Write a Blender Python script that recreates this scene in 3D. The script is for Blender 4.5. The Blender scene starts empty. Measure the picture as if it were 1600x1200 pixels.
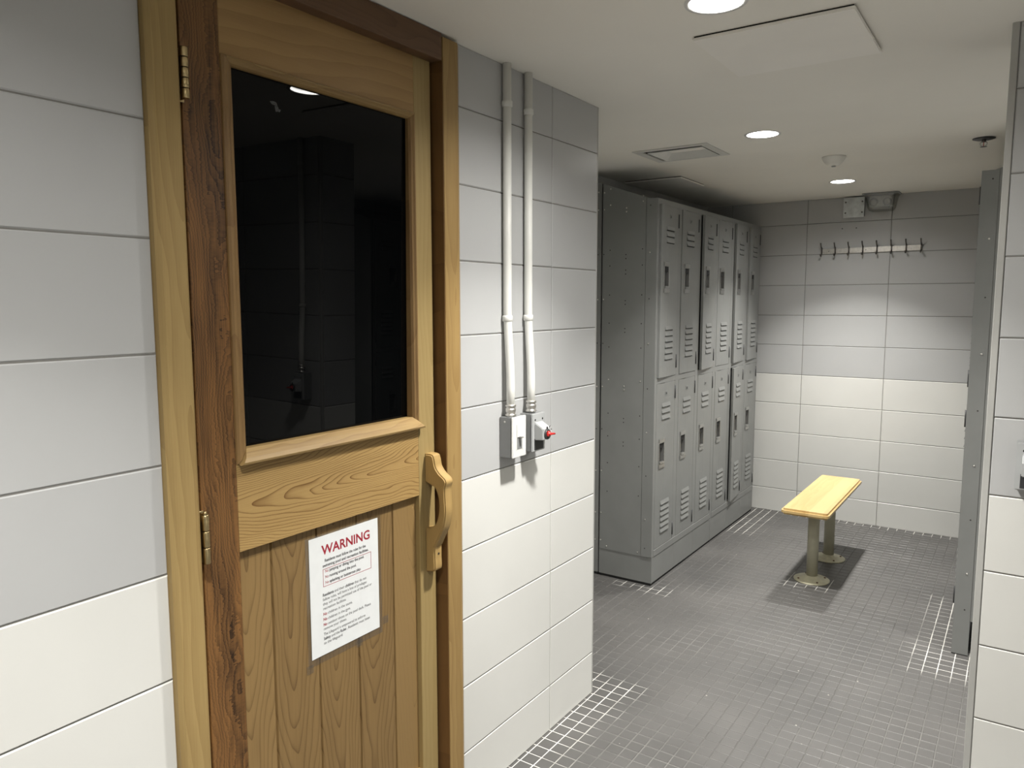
import bpy, bmesh, math, random
from mathutils import Vector, Matrix
random.seed(7)
SC = bpy.context.scene
COL = SC.collection
PI = math.pi

# ------------------------------------------------------------------ camera
H = 2.1474                      # ceiling height
CAMPOS = Vector((1.27963, 0.0, 1.47128))
Fv = Vector((-0.559704, 0.821653, -0.107782))
Rv = Vector((0.826543, 0.562873, -0.001234))
Uv = Vector((-0.059654, 0.089778, 0.994174))
cam_data = bpy.data.cameras.new('camera')
cam = bpy.data.objects.new('camera', cam_data)
COL.objects.link(cam)
cam.matrix_world = Matrix(((Rv.x, Uv.x, -Fv.x, CAMPOS.x), (Rv.y, Uv.y, -Fv.y, CAMPOS.y),
                           (Rv.z, Uv.z, -Fv.z, CAMPOS.z), (0, 0, 0, 1)))
cam_data.sensor_width = 36.0
cam_data.lens = 1176.94 / 1600 * 36.0
cam_data.clip_start = 0.02
SC.camera = cam

# ------------------------------------------------------------------ world, exposure, lights
world = bpy.data.worlds.new('world')
SC.world = world
world.use_nodes = True
world.node_tree.nodes['Background'].inputs[0].default_value = (0.5, 0.5, 0.48, 1)
world.node_tree.nodes['Background'].inputs[1].default_value = 0.02
SC.view_settings.view_transform = 'Standard'
SC.view_settings.look = 'None'
SC.view_settings.exposure = 0.06
SC.view_settings.gamma = 1.0
SC.view_settings.use_curve_mapping = False
try:
    SC.cycles.max_bounces = 10
    SC.cycles.diffuse_bounces = 6
    SC.cycles.sample_clamp_indirect = 8.0
    SC.cycles.use_denoising = True
except Exception:
    pass
LIGHT_COLOR = (1.0, 0.975, 0.93)
# ceiling downlights: x, y, watts of the beam
DOWNLIGHTS = [(0.655, 1.740, 26.0), (0.350, 3.170, 21.0), (0.375, 4.640, 22.0), (0.80, 0.30, 24.0), (0.80, -1.15, 24.0), (2.05, 3.00, 24.0), (2.05, 0.40, 24.0)]  # last four lamps are unseen, added to light the room
BEAM_SPREADS = ((math.radians(98), 0.60), (math.radians(146), 0.40))   # a lamp with a bright core and a soft skirt
LENS_STRENGTH = 75.0

# ------------------------------------------------------------------ materials
def lin(c):
    return tuple(((v / 255) / 12.92 if v / 255 <= 0.04045 else ((v / 255 + 0.055) / 1.055) ** 2.4) for v in c)

def new_mat(name):
    m = bpy.data.materials.new(name)
    m.use_nodes = True
    nt = m.node_tree
    return m, nt, nt.nodes['Principled BSDF']

def N(nt, t, **kw):
    n = nt.nodes.new(t)
    for k, v in kw.items():
        setattr(n, k, v)
    return n

def plain(name, rgb, rough=0.5, metal=0.0, spec=0.5, var=0.06, vscale=6.0, bump=0.0, bscale=200.0, coat=0.0):
    """a solid colour with a faint mottling and optional fine bump"""
    m, nt, b = new_mat(name)
    geo = N(nt, 'ShaderNodeNewGeometry')
    noi = N(nt, 'ShaderNodeTexNoise')
    noi.inputs['Scale'].default_value = vscale
    noi.inputs['Detail'].default_value = 4
    nt.links.new(geo.outputs['Position'], noi.inputs['Vector'])
    ramp = N(nt, 'ShaderNodeValToRGB')
    ramp.color_ramp.elements[0].position = 0.3
    ramp.color_ramp.elements[1].position = 0.7
    ramp.color_ramp.elements[0].color = (*[c * (1 - var) for c in rgb], 1)
    ramp.color_ramp.elements[1].color = (*[min(1, c * (1 + var)) for c in rgb], 1)
    nt.links.new(noi.outputs['Fac'], ramp.inputs['Fac'])
    nt.links.new(ramp.outputs['Color'], b.inputs['Base Color'])
    b.inputs['Roughness'].default_value = rough
    b.inputs['Metallic'].default_value = metal
    b.inputs['Specular IOR Level'].default_value = spec
    b.inputs['Coat Weight'].default_value = coat
    if bump > 0:
        n2 = N(nt, 'ShaderNodeTexNoise')
        n2.inputs['Scale'].default_value = bscale
        n2.inputs['Detail'].default_value = 3
        nt.links.new(geo.outputs['Position'], n2.inputs['Vector'])
        bp = N(nt, 'ShaderNodeBump')
        bp.inputs['Strength'].default_value = bump
        bp.inputs['Distance'].default_value = 0.002
        nt.links.new(n2.outputs['Fac'], bp.inputs['Height'])
        nt.links.new(bp.outputs['Normal'], b.inputs['Normal'])
    return m

def wood(name, light, dark, grain='z', rings=170.0, taper=0.18, center=(0, 0), pitch=None, amount=0.6,
         rough=0.5, fine=0.35, band=1.0, curl=0.0, lat='y', sharp=0.35, off=0.0):
    """cathedral figured board: grain axis, lateral axis, ring lines as contours of a cone cut by the face"""
    m, nt, b = new_mat(name)
    L = nt.links.new
    geo = N(nt, 'ShaderNodeNewGeometry')
    sep = N(nt, 'ShaderNodeSeparateXYZ')
    L(geo.outputs['Position'], sep.inputs[0])
    ax = {'x': 0, 'y': 1, 'z': 2}
    def M(op, a, bb=None, clamp=False):
        n = N(nt, 'ShaderNodeMath', operation=op)
        n.use_clamp = clamp
        for i, v in enumerate((a, bb)):
            if v is None:
                continue
            if isinstance(v, (int, float)):
                n.inputs[i].default_value = v
            else:
                L(v, n.inputs[i])
        return n.outputs[0]
    G = sep.outputs[ax[grain]]
    U = sep.outputs[ax[lat]]
    D = sep.outputs[0] if lat != 'x' and grain != 'x' else sep.outputs[1]
    u = M('SUBTRACT', U, center[0])
    if pitch:
        q = M('DIVIDE', u, pitch)
        idx = M('FLOOR', q)
        fr = M('FRACT', q)
        u = M('MULTIPLY', M('SUBTRACT', fr, 0.5), pitch)
        rnd = M('FRACT', M('MULTIPLY', M('SINE', M('MULTIPLY', M('ADD', idx, 3.7), 12.9898)), 43758.5))
    else:
        rnd = M('ADD', off, 0.0)
    u = M('ADD', u, M('MULTIPLY', M('SUBTRACT', rnd, 0.5), 0.05))
    # slow wander of the grain
    comb = N(nt, 'ShaderNodeCombineXYZ')
    L(M('MULTIPLY', U, 7.0), comb.inputs[0])
    L(M('ADD', M('MULTIPLY', G, 1.6), M('MULTIPLY', rnd, 9.0)), comb.inputs[1])
    L(D, comb.inputs[2])
    wn = N(nt, 'ShaderNodeTexNoise')
    wn.inputs['Scale'].default_value = 1.0
    wn.inputs['Detail'].default_value = 3.0
    L(comb.outputs[0], wn.inputs['Vector'])
    wob = M('MULTIPLY', M('SUBTRACT', wn.outputs['Fac'], 0.5), 0.16 * band)
    r = M('SQRT', M('ADD', M('MULTIPLY', u, u), 0.0003))
    v = M('ADD', M('SUBTRACT', r, M('MULTIPLY', G, taper)), wob)
    if curl > 0:
        c3 = N(nt, 'ShaderNodeCombineXYZ')
        L(M('MULTIPLY', U, 60.0), c3.inputs[0])
        L(M('MULTIPLY', G, 170.0), c3.inputs[1])
        n3 = N(nt, 'ShaderNodeTexNoise')
        n3.inputs['Scale'].default_value = 1.0
        n3.inputs['Detail'].default_value = 2.0
        L(c3.outputs[0], n3.inputs['Vector'])
        v = M('ADD', v, M('MULTIPLY', M('SUBTRACT', n3.outputs['Fac'], 0.5), curl))
    saw = M('FRACT', M('MULTIPLY', v, rings))
    # early wood slowly darkening then a quick edge: thin dark late-wood line
    line = M('POWER', saw, 1.0 / max(sharp, 0.05))
    # fine fibres
    c2 = N(nt, 'ShaderNodeCombineXYZ')
    L(M('MULTIPLY', U, 420.0), c2.inputs[0])
    L(M('MULTIPLY', G, 9.0), c2.inputs[1])
    L(M('MULTIPLY', D, 300.0), c2.inputs[2])
    fn = N(nt, 'ShaderNodeTexNoise')
    fn.inputs['Scale'].default_value = 1.0
    fn.inputs['Detail'].default_value = 3.0
    L(c2.outputs[0], fn.inputs['Vector'])
    # broad patches
    c4 = N(nt, 'ShaderNodeCombineXYZ')
    L(M('MULTIPLY', U, 22.0), c4.inputs[0])
    L(M('ADD', M('MULTIPLY', G, 2.6), M('MULTIPLY', rnd, 17.0)), c4.inputs[1])
    bn = N(nt, 'ShaderNodeTexNoise')
    bn.inputs['Scale'].default_value = 1.0
    bn.inputs['Detail'].default_value = 4.0
    L(c4.outputs[0], bn.inputs['Vector'])
    patch = M('MULTIPLY', M('SUBTRACT', bn.outputs['Fac'], 0.42), 1.6 * band, clamp=True)
    f = M('ADD', M('MULTIPLY', line, amount), M('MULTIPLY', M('SUBTRACT', fn.outputs['Fac'], 0.5), fine))
    f = M('ADD', f, M('MULTIPLY', patch, 0.85 if curl > 0 else 0.45))
    if pitch:
        f = M('ADD', f, M('MULTIPLY', M('SUBTRACT', rnd, 0.5), 0.75))
    f = M('ADD', f, 0.0, clamp=True)
    mix = N(nt, 'ShaderNodeMix', data_type='RGBA')
    L(f, mix.inputs[0])
    mix.inputs[6].default_value = (*light, 1)
    mix.inputs[7].default_value = (*dark, 1)
    L(mix.outputs[2], b.inputs['Base Color'])
    b.inputs['Roughness'].default_value = rough
    b.inputs['Specular IOR Level'].default_value = 0.35
    bp = N(nt, 'ShaderNodeBump')
    bp.inputs['Strength'].default_value = 0.18
    bp.inputs['Distance'].default_value = 0.0008
    L(f, bp.inputs['Height'])
    L(bp.outputs['Normal'], b.inputs['Normal'])
    return m

MAT = {}
MAT['tile_white'] = plain('glazed_white_tile', (0.67, 0.67, 0.64), rough=0.30, spec=0.45, var=0.03, vscale=2.5, bump=0.03, bscale=60)
MAT['tile_grey'] = plain('glazed_grey_tile', (0.45, 0.455, 0.455), rough=0.30, spec=0.45, var=0.03, vscale=2.5, bump=0.03, bscale=60)
MAT['grout_wall'] = plain('wall_grout', (0.20, 0.195, 0.18), rough=0.9, spec=0.2)
MAT['edge_trim'] = plain('pvc_edge_trim', (0.42, 0.42, 0.40), rough=0.4)
MAT['ceiling'] = plain('painted_ceiling', (0.87, 0.85, 0.79), rough=0.85, spec=0.2, var=0.03, vscale=1.5, bump=0.08, bscale=120)
MAT['panel_paint'] = plain('painted_panel', (0.89, 0.87, 0.82), rough=0.6, spec=0.3, var=0.02)
MAT['plaster'] = plain('plain_wall_paint', (0.5, 0.5, 0.48), rough=0.8)
MAT['locker'] = plain('grey_locker_enamel', (0.205, 0.21, 0.203), rough=0.36, spec=0.5, var=0.04, vscale=9, bump=0.05, bscale=260)
MAT['locker_dark'] = plain('locker_interior_dark', (0.035, 0.035, 0.034), rough=0.7)
MAT['black'] = plain('black_gap', (0.008, 0.008, 0.008), rough=0.8)  # black also stands for the shade in gaps and recesses
MAT['rubber'] = plain('black_rubber', (0.012, 0.012, 0.012), rough=0.7)
MAT['steel'] = plain('brushed_steel', (0.68, 0.66, 0.62), rough=0.36, metal=1.0, var=0.1, vscale=80)
MAT['chrome_dull'] = plain('nickel_cup', (0.46, 0.46, 0.45), rough=0.33, metal=0.9, var=0.1, vscale=60)
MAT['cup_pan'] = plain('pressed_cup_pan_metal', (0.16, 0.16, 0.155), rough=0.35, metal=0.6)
MAT['galv'] = plain('galvanised_plate', (0.62, 0.65, 0.65), rough=0.4, metal=0.35, var=0.15, vscale=30)
MAT['dark_steel'] = plain('dark_hook_steel', (0.16, 0.15, 0.14), rough=0.35, metal=0.9)
MAT['brass'] = plain('aged_brass', (0.55, 0.43, 0.23), rough=0.3, metal=1.0, var=0.12, vscale=60)
MAT['conduit'] = plain('painted_conduit', (0.70, 0.70, 0.665), rough=0.45, var=0.03)
MAT['white_plastic'] = plain('white_plastic', (0.72, 0.72, 0.70), rough=0.4)
MAT['grey_plastic'] = plain('grey_plastic', (0.40, 0.41, 0.41), rough=0.45)
MAT['grey_box'] = plain('grey_box_metal', (0.22, 0.225, 0.225), rough=0.5)
MAT['dark_plastic'] = plain('dark_plastic', (0.035, 0.036, 0.038), rough=0.4)
MAT['red_plastic'] = plain('red_plastic', (0.55, 0.02, 0.018), rough=0.35)
MAT['paper'] = plain('white_paper', (0.74, 0.76, 0.76), rough=0.5, var=0.02, vscale=40)
MAT['ink_red'] = plain('red_ink', (0.32, 0.015, 0.03), rough=0.6)
MAT['ink_black'] = plain('black_ink', (0.05, 0.05, 0.055), rough=0.6)
MAT['cream_steel'] = plain('cream_painted_steel', (0.42, 0.40, 0.30), rough=0.4, var=0.05, vscale=25)
MAT['cream_plate'] = plain('cream_floor_plate', (0.56, 0.53, 0.38), rough=0.45, var=0.12, vscale=40)
MAT['rust'] = plain('rusty_bolt', (0.11, 0.045, 0.02), rough=0.8)
MAT['detector'] = plain('detector_plastic', (0.80, 0.79, 0.74), rough=0.5)
MAT['vent'] = plain('vent_enamel', (0.66, 0.66, 0.63), rough=0.5)
MAT['residue'] = plain('tape_residue', (0.06, 0.064, 0.062), rough=0.7, var=0.5, vscale=300)
MAT['plug'] = plain('hole_dark', (0.03, 0.028, 0.025), rough=0.9)

MAT['wood_casing'] = wood('pale_cedar_casing', lin((160, 136, 89)), lin((115, 89, 49)), rings=60, taper=0.02, center=(0.78, 0), amount=0.3, fine=0.4, band=0.5, sharp=0.9)
MAT['wood_casing_far'] = wood('pale_cedar_casing_far', lin((154, 127, 80)), lin((110, 80, 42)), rings=60, taper=0.02, center=(1.57, 0), amount=0.3, fine=0.4, band=0.7, sharp=0.9, off=.3)
MAT['wood_head'] = wood('dark_cedar_head', lin((104, 78, 56)), lin((64, 46, 33)), grain='y', lat='z', rings=60, taper=0.02, center=(2.1, 0), amount=0.35, fine=0.5)
MAT['wood_jamb'] = wood('brown_jamb', lin((108, 78, 44)), lin((70, 46, 24)), rings=60, taper=0.02, center=(1.5, 0), amount=0.3, fine=0.4)
MAT['wood_stile_dark'] = wood('dark_figured_cedar', lin((124, 88, 49)), lin((34, 21, 12)), rings=120, taper=0.03, center=(0.893, 0), amount=0.5, fine=0.9, band=1.5, curl=0.0085, sharp=0.6)
MAT['wood_stile'] = wood('pale_cedar_stile', lin((157, 136, 91)), lin((119, 96, 54)), rings=70, taper=0.02, center=(1.50, 0), amount=0.25, fine=0.4, band=0.4, sharp=0.9)
MAT['wood_rail'] = wood('grainy_cedar_rail', lin((166, 137, 87)), lin((102, 69, 33)), grain='y', lat='z', rings=150, taper=0.13, center=(1.035, 0), amount=0.95, fine=0.35, band=0.8, sharp=0.17)
MAT['wood_top_rail'] = wood('smooth_cedar_rail', lin((160, 129, 84)), lin((116, 87, 51)), grain='y', lat='z', rings=30, taper=0.12, center=(1.9, 0), amount=0.3, fine=0.25, band=0.8, sharp=0.8)
MAT['wood_panel'] = wood('cedar_planks', lin((136, 110, 70)), lin((80, 58, 32)), rings=85, taper=0.10, center=(0.878, 0), pitch=0.125, amount=0.6, fine=0.4, band=0.6, sharp=0.16)
MAT['wood_bead'] = wood('cedar_bead', lin((140, 112, 72)), lin((95, 62, 36)), rings=50, taper=0.02, center=(0.9, 0), amount=0.3, fine=0.4)
MAT['wood_bead_y'] = wood('cedar_bead_level', lin((156, 130, 84)), lin((98, 65, 37)), grain='y', lat='z', rings=50, taper=0.02, center=(1.1, 0), amount=0.3, fine=0.4)
MAT['wood_handle'] = wood('pale_handle_wood', lin((164, 136, 86)), lin((126, 98, 53)), rings=60, taper=0.03, center=(1.5, 0), amount=0.25, fine=0.25, band=0.4)
MAT['wood_bench'] = wood('varnished_maple', lin((192, 166, 115)), lin((167, 132, 78)), grain='y', lat='x', rings=55, taper=0.01, center=(0.30, 0), pitch=0.034, amount=0.25, fine=0.3, band=0.6, sharp=0.8, rough=0.3)

# floor mosaic: tile and grout with pale mineral bloom near the walls
def floor_mats():
    m, nt, b = new_mat('grey_mosaic_tile')
    geo = N(nt, 'ShaderNodeNewGeometry')
    n1 = N(nt, 'ShaderNodeTexNoise'); n1.inputs['Scale'].default_value = 2.2; n1.inputs['Detail'].default_value = 5
    nt.links.new(geo.outputs['Position'], n1.inputs['Vector'])
    rp = N(nt, 'ShaderNodeValToRGB')
    rp.color_ramp.elements[0].position = 0.3; rp.color_ramp.elements[1].position = 0.75
    rp.color_ramp.elements[0].color = (0.068, 0.0665, 0.064, 1)
    rp.color_ramp.elements[1].color = (0.104, 0.100, 0.095, 1)
    nt.links.new(n1.outputs['Fac'], rp.inputs['Fac'])
    # tiny pale specks of grit
    n2 = N(nt, 'ShaderNodeTexVoronoi'); n2.inputs['Scale'].default_value = 9.0
    nt.links.new(geo.outputs['Position'], n2.inputs['Vector'])
    lt = N(nt, 'ShaderNodeMath', operation='LESS_THAN'); lt.inputs[1].default_value = 0.028
    nt.links.new(n2.outputs['Distance'], lt.inputs[0])
    mx = N(nt, 'ShaderNodeMix', data_type='RGBA')
    nt.links.new(lt.outputs[0], mx.inputs[0])
    nt.links.new(rp.outputs['Color'], mx.inputs[6])
    mx.inputs[7].default_value = (0.45, 0.43, 0.38, 1)
    nt.links.new(mx.outputs[2], b.inputs['Base Color'])
    n3 = N(nt, 'ShaderNodeTexNoise'); n3.inputs['Scale'].default_value = 3.5; n3.inputs['Detail'].default_value = 4
    nt.links.new(geo.outputs['Position'], n3.inputs['Vector'])
    mr = N(nt, 'ShaderNodeMapRange')
    mr.inputs['From Min'].default_value = 0.3; mr.inputs['From Max'].default_value = 0.7
    mr.inputs['To Min'].default_value = 0.38; mr.inputs['To Max'].default_value = 0.58
    nt.links.new(n3.outputs['Fac'], mr.inputs['Value'])
    nt.links.new(mr.outputs[0], b.inputs['Roughness'])
    MAT['floor_tile'] = m
    g, nt, b = new_mat('floor_grout')
    L = nt.links.new
    geo = N(nt, 'ShaderNodeNewGeometry')
    sep = N(nt, 'ShaderNodeSeparateXYZ'); L(geo.outputs['Position'], sep.inputs[0])
    def M(op, a, bb=None, c=False):
        n = N(nt, 'ShaderNodeMath', operation=op); n.use_clamp = c
        for i, v in enumerate((a, bb)):
            if v is None: continue
            if isinstance(v, (int, float)): n.inputs[i].default_value = v
            else: L(v, n.inputs[i])
        return n.outputs[0]
    X, Y = sep.outputs[0], sep.outputs[1]
    nz = N(nt, 'ShaderNodeTexNoise'); nz.inputs['Scale'].default_value = 7.0; nz.inputs['Detail'].default_value = 5
    L(geo.outputs['Position'], nz.inputs['Vector'])
    wig = M('MULTIPLY', M('SUBTRACT', nz.outputs['Fac'], 0.5), 0.16)
    def near_rect(cx, cy, hx, hy, soft):
        dx = M('SUBTRACT', M('ABSOLUTE', M('SUBTRACT', X, cx)), hx)
        dy = M('SUBTRACT', M('ABSOLUTE', M('SUBTRACT', Y, cy)), hy)
        d = M('ADD', M('MAXIMUM', dx, dy), wig)
        return M('DIVIDE', M('SUBTRACT', soft, d), soft, True)
    mask = near_rect(0.02, 2.1, 0.06, 0.40, 0.09)
    for r in ((1.09, 3.75, 0.06, 0.40, 0.10), (0.4, 5.40, 0.9, 0.07, 0.05), (-0.24, 5.05, 0.10, 0.3, 0.10),
              (-0.28, 3.50, 0.12, 0.03, 0.04), (0.41, 4.06, 0.10, 0.09, 0.04)):
        mask = M('MAXIMUM', mask, near_rect(*r))
    n5 = N(nt, 'ShaderNodeTexNoise'); n5.inputs['Scale'].default_value = 2.6; n5.inputs['Detail'].default_value = 6
    L(geo.outputs['Position'], n5.inputs['Vector'])
    faint = M('MULTIPLY', M('SUBTRACT', n5.outputs['Fac'], 0.42), 1.6, True)
    mask = M('MAXIMUM', mask, M('MULTIPLY', faint, 0.30))
    mx = N(nt, 'ShaderNodeMix', data_type='RGBA')
    L(mask, mx.inputs[0])
    mx.inputs[6].default_value = (0.085, 0.083, 0.078, 1)
    mx.inputs[7].default_value = (0.58, 0.57, 0.53, 1)
    L(mx.outputs[2], b.inputs['Base Color'])
    b.inputs['Roughness'].default_value = 0.85
    MAT['floor_grout'] = g
floor_mats()

def glass_mats():
    m, nt, b = new_mat('dark_tinted_glass')
    geo = N(nt, 'ShaderNodeNewGeometry')
    n1 = N(nt, 'ShaderNodeTexNoise'); n1.inputs['Scale'].default_value = 12
    nt.links.new(geo.outputs['Position'], n1.inputs['Vector'])
    mr = N(nt, 'ShaderNodeMapRange'); mr.inputs['To Min'].default_value = 0.0; mr.inputs['To Max'].default_value = 0.02
    nt.links.new(n1.outputs['Fac'], mr.inputs['Value'])
    nt.links.new(mr.outputs[0], b.inputs['Roughness'])
    b.inputs['Base Color'].default_value = (0.0012, 0.0014, 0.0016, 1)  # opaque black stands for the unlit sauna behind the pane
    b.inputs['IOR'].default_value = 1.33
    b.inputs['Specular IOR Level'].default_value = 0.3
    MAT['dark_glass'] = m
    m = bpy.data.materials.new('clear_plastic_film'); m.use_nodes = True
    nt = m.node_tree; out = nt.nodes['Material Output']
    nt.nodes.remove(nt.nodes['Principled BSDF'])
    tr = N(nt, 'ShaderNodeBsdfTransparent'); tr.inputs[0].default_value = (0.84, 0.84, 0.83, 1)
    gl = N(nt, 'ShaderNodeBsdfGlossy'); gl.inputs['Roughness'].default_value = 0.12
    gl.inputs[0].default_value = (0.9, 0.9, 0.9, 1)
    geo = N(nt, 'ShaderNodeNewGeometry')
    nz = N(nt, 'ShaderNodeTexNoise'); nz.inputs['Scale'].default_value = 14.0
    nt.links.new(geo.outputs['Position'], nz.inputs['Vector'])
    bp = N(nt, 'ShaderNodeBump'); bp.inputs['Strength'].default_value = 0.25; bp.inputs['Distance'].default_value = 0.003
    nt.links.new(nz.outputs['Fac'], bp.inputs['Height'])
    nt.links.new(bp.outputs['Normal'], gl.inputs['Normal'])
    mx = N(nt, 'ShaderNodeMixShader')
    mx.inputs[0].default_value = 0.15
    nt.links.new(tr.outputs[0], mx.inputs[1]); nt.links.new(gl.outputs[0], mx.inputs[2])
    nt.links.new(mx.outputs[0], out.inputs['Surface'])
    MAT['film'] = m
    m = MAT['film'].copy(); m.name = 'clear_polycarbonate'
    for n in m.node_tree.nodes:
        if n.type == 'BSDF_TRANSPARENT': n.inputs[0].default_value = (0.86, 0.86, 0.84, 1)
        if n.type == 'MIX_SHADER': n.inputs[0].default_value = 0.09
    MAT['clear'] = m
    m = bpy.data.materials.new('lamp_lens'); m.use_nodes = True
    nt = m.node_tree; out = nt.nodes['Material Output']; nt.nodes.remove(nt.nodes['Principled BSDF'])
    em = N(nt, 'ShaderNodeEmission'); em.inputs[0].default_value = (*LIGHT_COLOR, 1); em.inputs[1].default_value = LENS_STRENGTH
    nt.links.new(em.outputs[0], out.inputs['Surface'])
    MAT['lens'] = m
glass_mats()

# ------------------------------------------------------------------ mesh builder
class MB:
    def __init__(s):
        s.v = []; s.f = []; s.mi = []; s.mats = []; s.sm = []
    def _m(s, mat):
        if mat not in s.mats: s.mats.append(mat)
        return s.mats.index(mat)
    def poly(s, pts, mat, smooth=False):
        n = len(s.v); s.v += [tuple(p) for p in pts]
        s.f.append(tuple(range(n, n + len(pts)))); s.mi.append(s._m(mat)); s.sm.append(smooth)
    def add_bm(s, bm, mat, smooth=False):
        n = len(s.v); k = s._m(mat)
        bm.verts.ensure_lookup_table(); bm.verts.index_update()
        s.v += [tuple(v.co) for v in bm.verts]
        for f in bm.faces:
            s.f.append(tuple(n + v.index for v in f.verts)); s.mi.append(k); s.sm.append(smooth)
        bm.free()
    def box(s, x0, x1, y0, y1, z0, z1, mat, bev=0.0, seg=1):
        bm = bmesh.new()
        bmesh.ops.create_cube(bm, size=1.0)
        for v in bm.verts:
            v.co = Vector((x0 + (v.co.x + .5) * (x1 - x0), y0 + (v.co.y + .5) * (y1 - y0), z0 + (v.co.z + .5) * (z1 - z0)))
        if bev > 0:
            bmesh.ops.bevel(bm, geom=bm.edges[:], offset=bev, segments=seg, affect='EDGES', clamp_overlap=True)
        s.add_bm(bm, mat)
    def prism(s, prof, axis, a0, a1, mat, bev=0.0, seg=2, smooth=False):
        """profile of 2D points (the two other axes in order) extruded along axis"""
        bm = bmesh.new()
        def P(p, a):
            return {'x': (a, p[0], p[1]), 'y': (p[0], a, p[1]), 'z': (p[0], p[1], a)}[axis]
        A = [bm.verts.new(P(p, a0)) for p in prof]
        B = [bm.verts.new(P(p, a1)) for p in prof]
        n = len(prof)
        bm.faces.new(A); bm.faces.new(B[::-1])
        for i in range(n):
            bm.faces.new((A[(i + 1) % n], A[i], B[i], B[(i + 1) % n]))
        bmesh.ops.recalc_face_normals(bm, faces=bm.faces[:])
        if bev > 0:
            caps = [e for e in bm.edges if (e.verts[0] in A and e.verts[1] in A) or (e.verts[0] in B and e.verts[1] in B)]
            bmesh.ops.bevel(bm, geom=caps, offset=bev, segments=seg, affect='EDGES', clamp_overlap=True)
        big = [f for f in bm.faces if len(f.verts) > 4]
        bmesh.ops.triangulate(bm, faces=big)
        s.add_bm(bm, mat, smooth)
    def lathe(s, prof, mat, c=(0, 0, 0), axis='z', seg=24, smooth=True):
        """prof: (radius, height) pairs revolved round axis through c"""
        n0 = len(s.v); k = s._m(mat); c = Vector(c)
        for r, h in prof:
            for i in range(seg):
                a = 2 * PI * i / seg
                p = {'z': (r * math.cos(a), r * math.sin(a), h), 'x': (h, r * math.cos(a), r * math.sin(a)),
                     'y': (r * math.cos(a), h, r * math.sin(a))}[axis]
                s.v.append(tuple(c + Vector(p)))
        for j in range(len(prof) - 1):
            for i in range(seg):
                a, b = n0 + j * seg + i, n0 + j * seg + (i + 1) % seg
                s.f.append((a, b, b + seg, a + seg)); s.mi.append(k); s.sm.append(smooth)
        for j, flip in ((0, True), (len(prof) - 1, False)):
            if prof[j][0] > 1e-6:
                idx = [n0 + j * seg + i for i in range(seg)]
                s.f.append(tuple(idx[::-1] if flip else idx)); s.mi.append(k); s.sm.append(False)
    def cyl(s, c, r, h, mat, axis='z', seg=20):
        s.lathe([(r, 0), (r, h)], mat, c, axis, seg)
    def tube(s, pts, r, mat, seg=12, cap=True):
        pts = [Vector(p) for p in pts]; n0 = len(s.v); k = s._m(mat)
        up = None
        for i, p in enumerate(pts):
            t = (pts[min(i + 1, len(pts) - 1)] - pts[max(i - 1, 0)]).normalized()
            if up is None:
                up = Vector((0, 0, 1)) if abs(t.z) < .9 else Vector((1, 0, 0))
            a = t.cross(up).normalized(); b2 = a.cross(t).normalized(); up = b2
            rr = r[i] if isinstance(r, (list, tuple)) else r
            for j in range(seg):
                th = 2 * PI * j / seg
                s.v.append(tuple(p + (a * math.cos(th) + b2 * math.sin(th)) * rr))
        for i in range(len(pts) - 1):
            for j in range(seg):
                a, b2 = n0 + i * seg + j, n0 + i * seg + (j + 1) % seg
                s.f.append((a, b2, b2 + seg, a + seg)); s.mi.append(k); s.sm.append(True)
        if cap:
            s.f.append(tuple(n0 + j for j in range(seg))[::-1]); s.mi.append(k); s.sm.append(False)
            e = n0 + (len(pts) - 1) * seg
            s.f.append(tuple(e + j for j in range(seg))); s.mi.append(k); s.sm.append(False)
    def mesh(s, name, org=(0, 0, 0), fix=True):
        me = bpy.data.meshes.new(name)
        o = Vector(org)
        me.from_pydata([tuple(Vector(v) - o) for v in s.v], [], s.f)
        for m in s.mats: me.materials.append(MAT[m])
        me.polygons.foreach_set('material_index', s.mi)
        me.polygons.foreach_set('use_smooth', s.sm)
        if fix:
            bm = bmesh.new(); bm.from_mesh(me)
            bmesh.ops.recalc_face_normals(bm, faces=bm.faces[:])
            bm.to_mesh(me); bm.free()
        me.update()
        return me
    def build(s, name, parent=None, org=(0, 0, 0), fix=True):
        """org is in the coordinates of the root thing (parents are never moved before their parts are built)"""
        o = bpy.data.objects.new(name, s.mesh(name, org, fix))
        COL.objects.link(o)
        if parent is not None:
            o.parent = parent
            o.location = Vector(org) - Vector(parent.get('_org', (0, 0, 0)))
        else:
            o.location = org
        o['_org'] = tuple(org)
        return o

def tag(o, label=None, cat=None, group=None, kind=None):
    if label: o['label'] = label
    if cat: o['category'] = cat
    if group: o['group'] = group
    if kind: o['kind'] = kind
    return o
def thing(name, label, cat, loc=(0, 0, 0), rz=0.0, group=None, local=False):
    """Empty at the base; parts are given in world coordinates (org = loc) unless local, when they are in its own frame"""
    o = bpy.data.objects.new(name, None)
    COL.objects.link(o)
    o.empty_display_size = 0.05
    o.location = loc; o.rotation_euler = (0, 0, rz)
    o['_org'] = (0.0, 0.0, 0.0) if local else tuple(loc)
    return tag(o, label, cat, group)
def struct(mb, name, fix=True):
    return tag(mb.build(name, fix=fix), kind='structure')
def kids(o): return [c for c in COL.objects if c.parent == o]
def copy_tree(o, parent=None):
    c = o.copy(); COL.objects.link(c)
    if parent is not None: c.parent = parent
    for k in kids(o): copy_tree(k, c)
    return c

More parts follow.
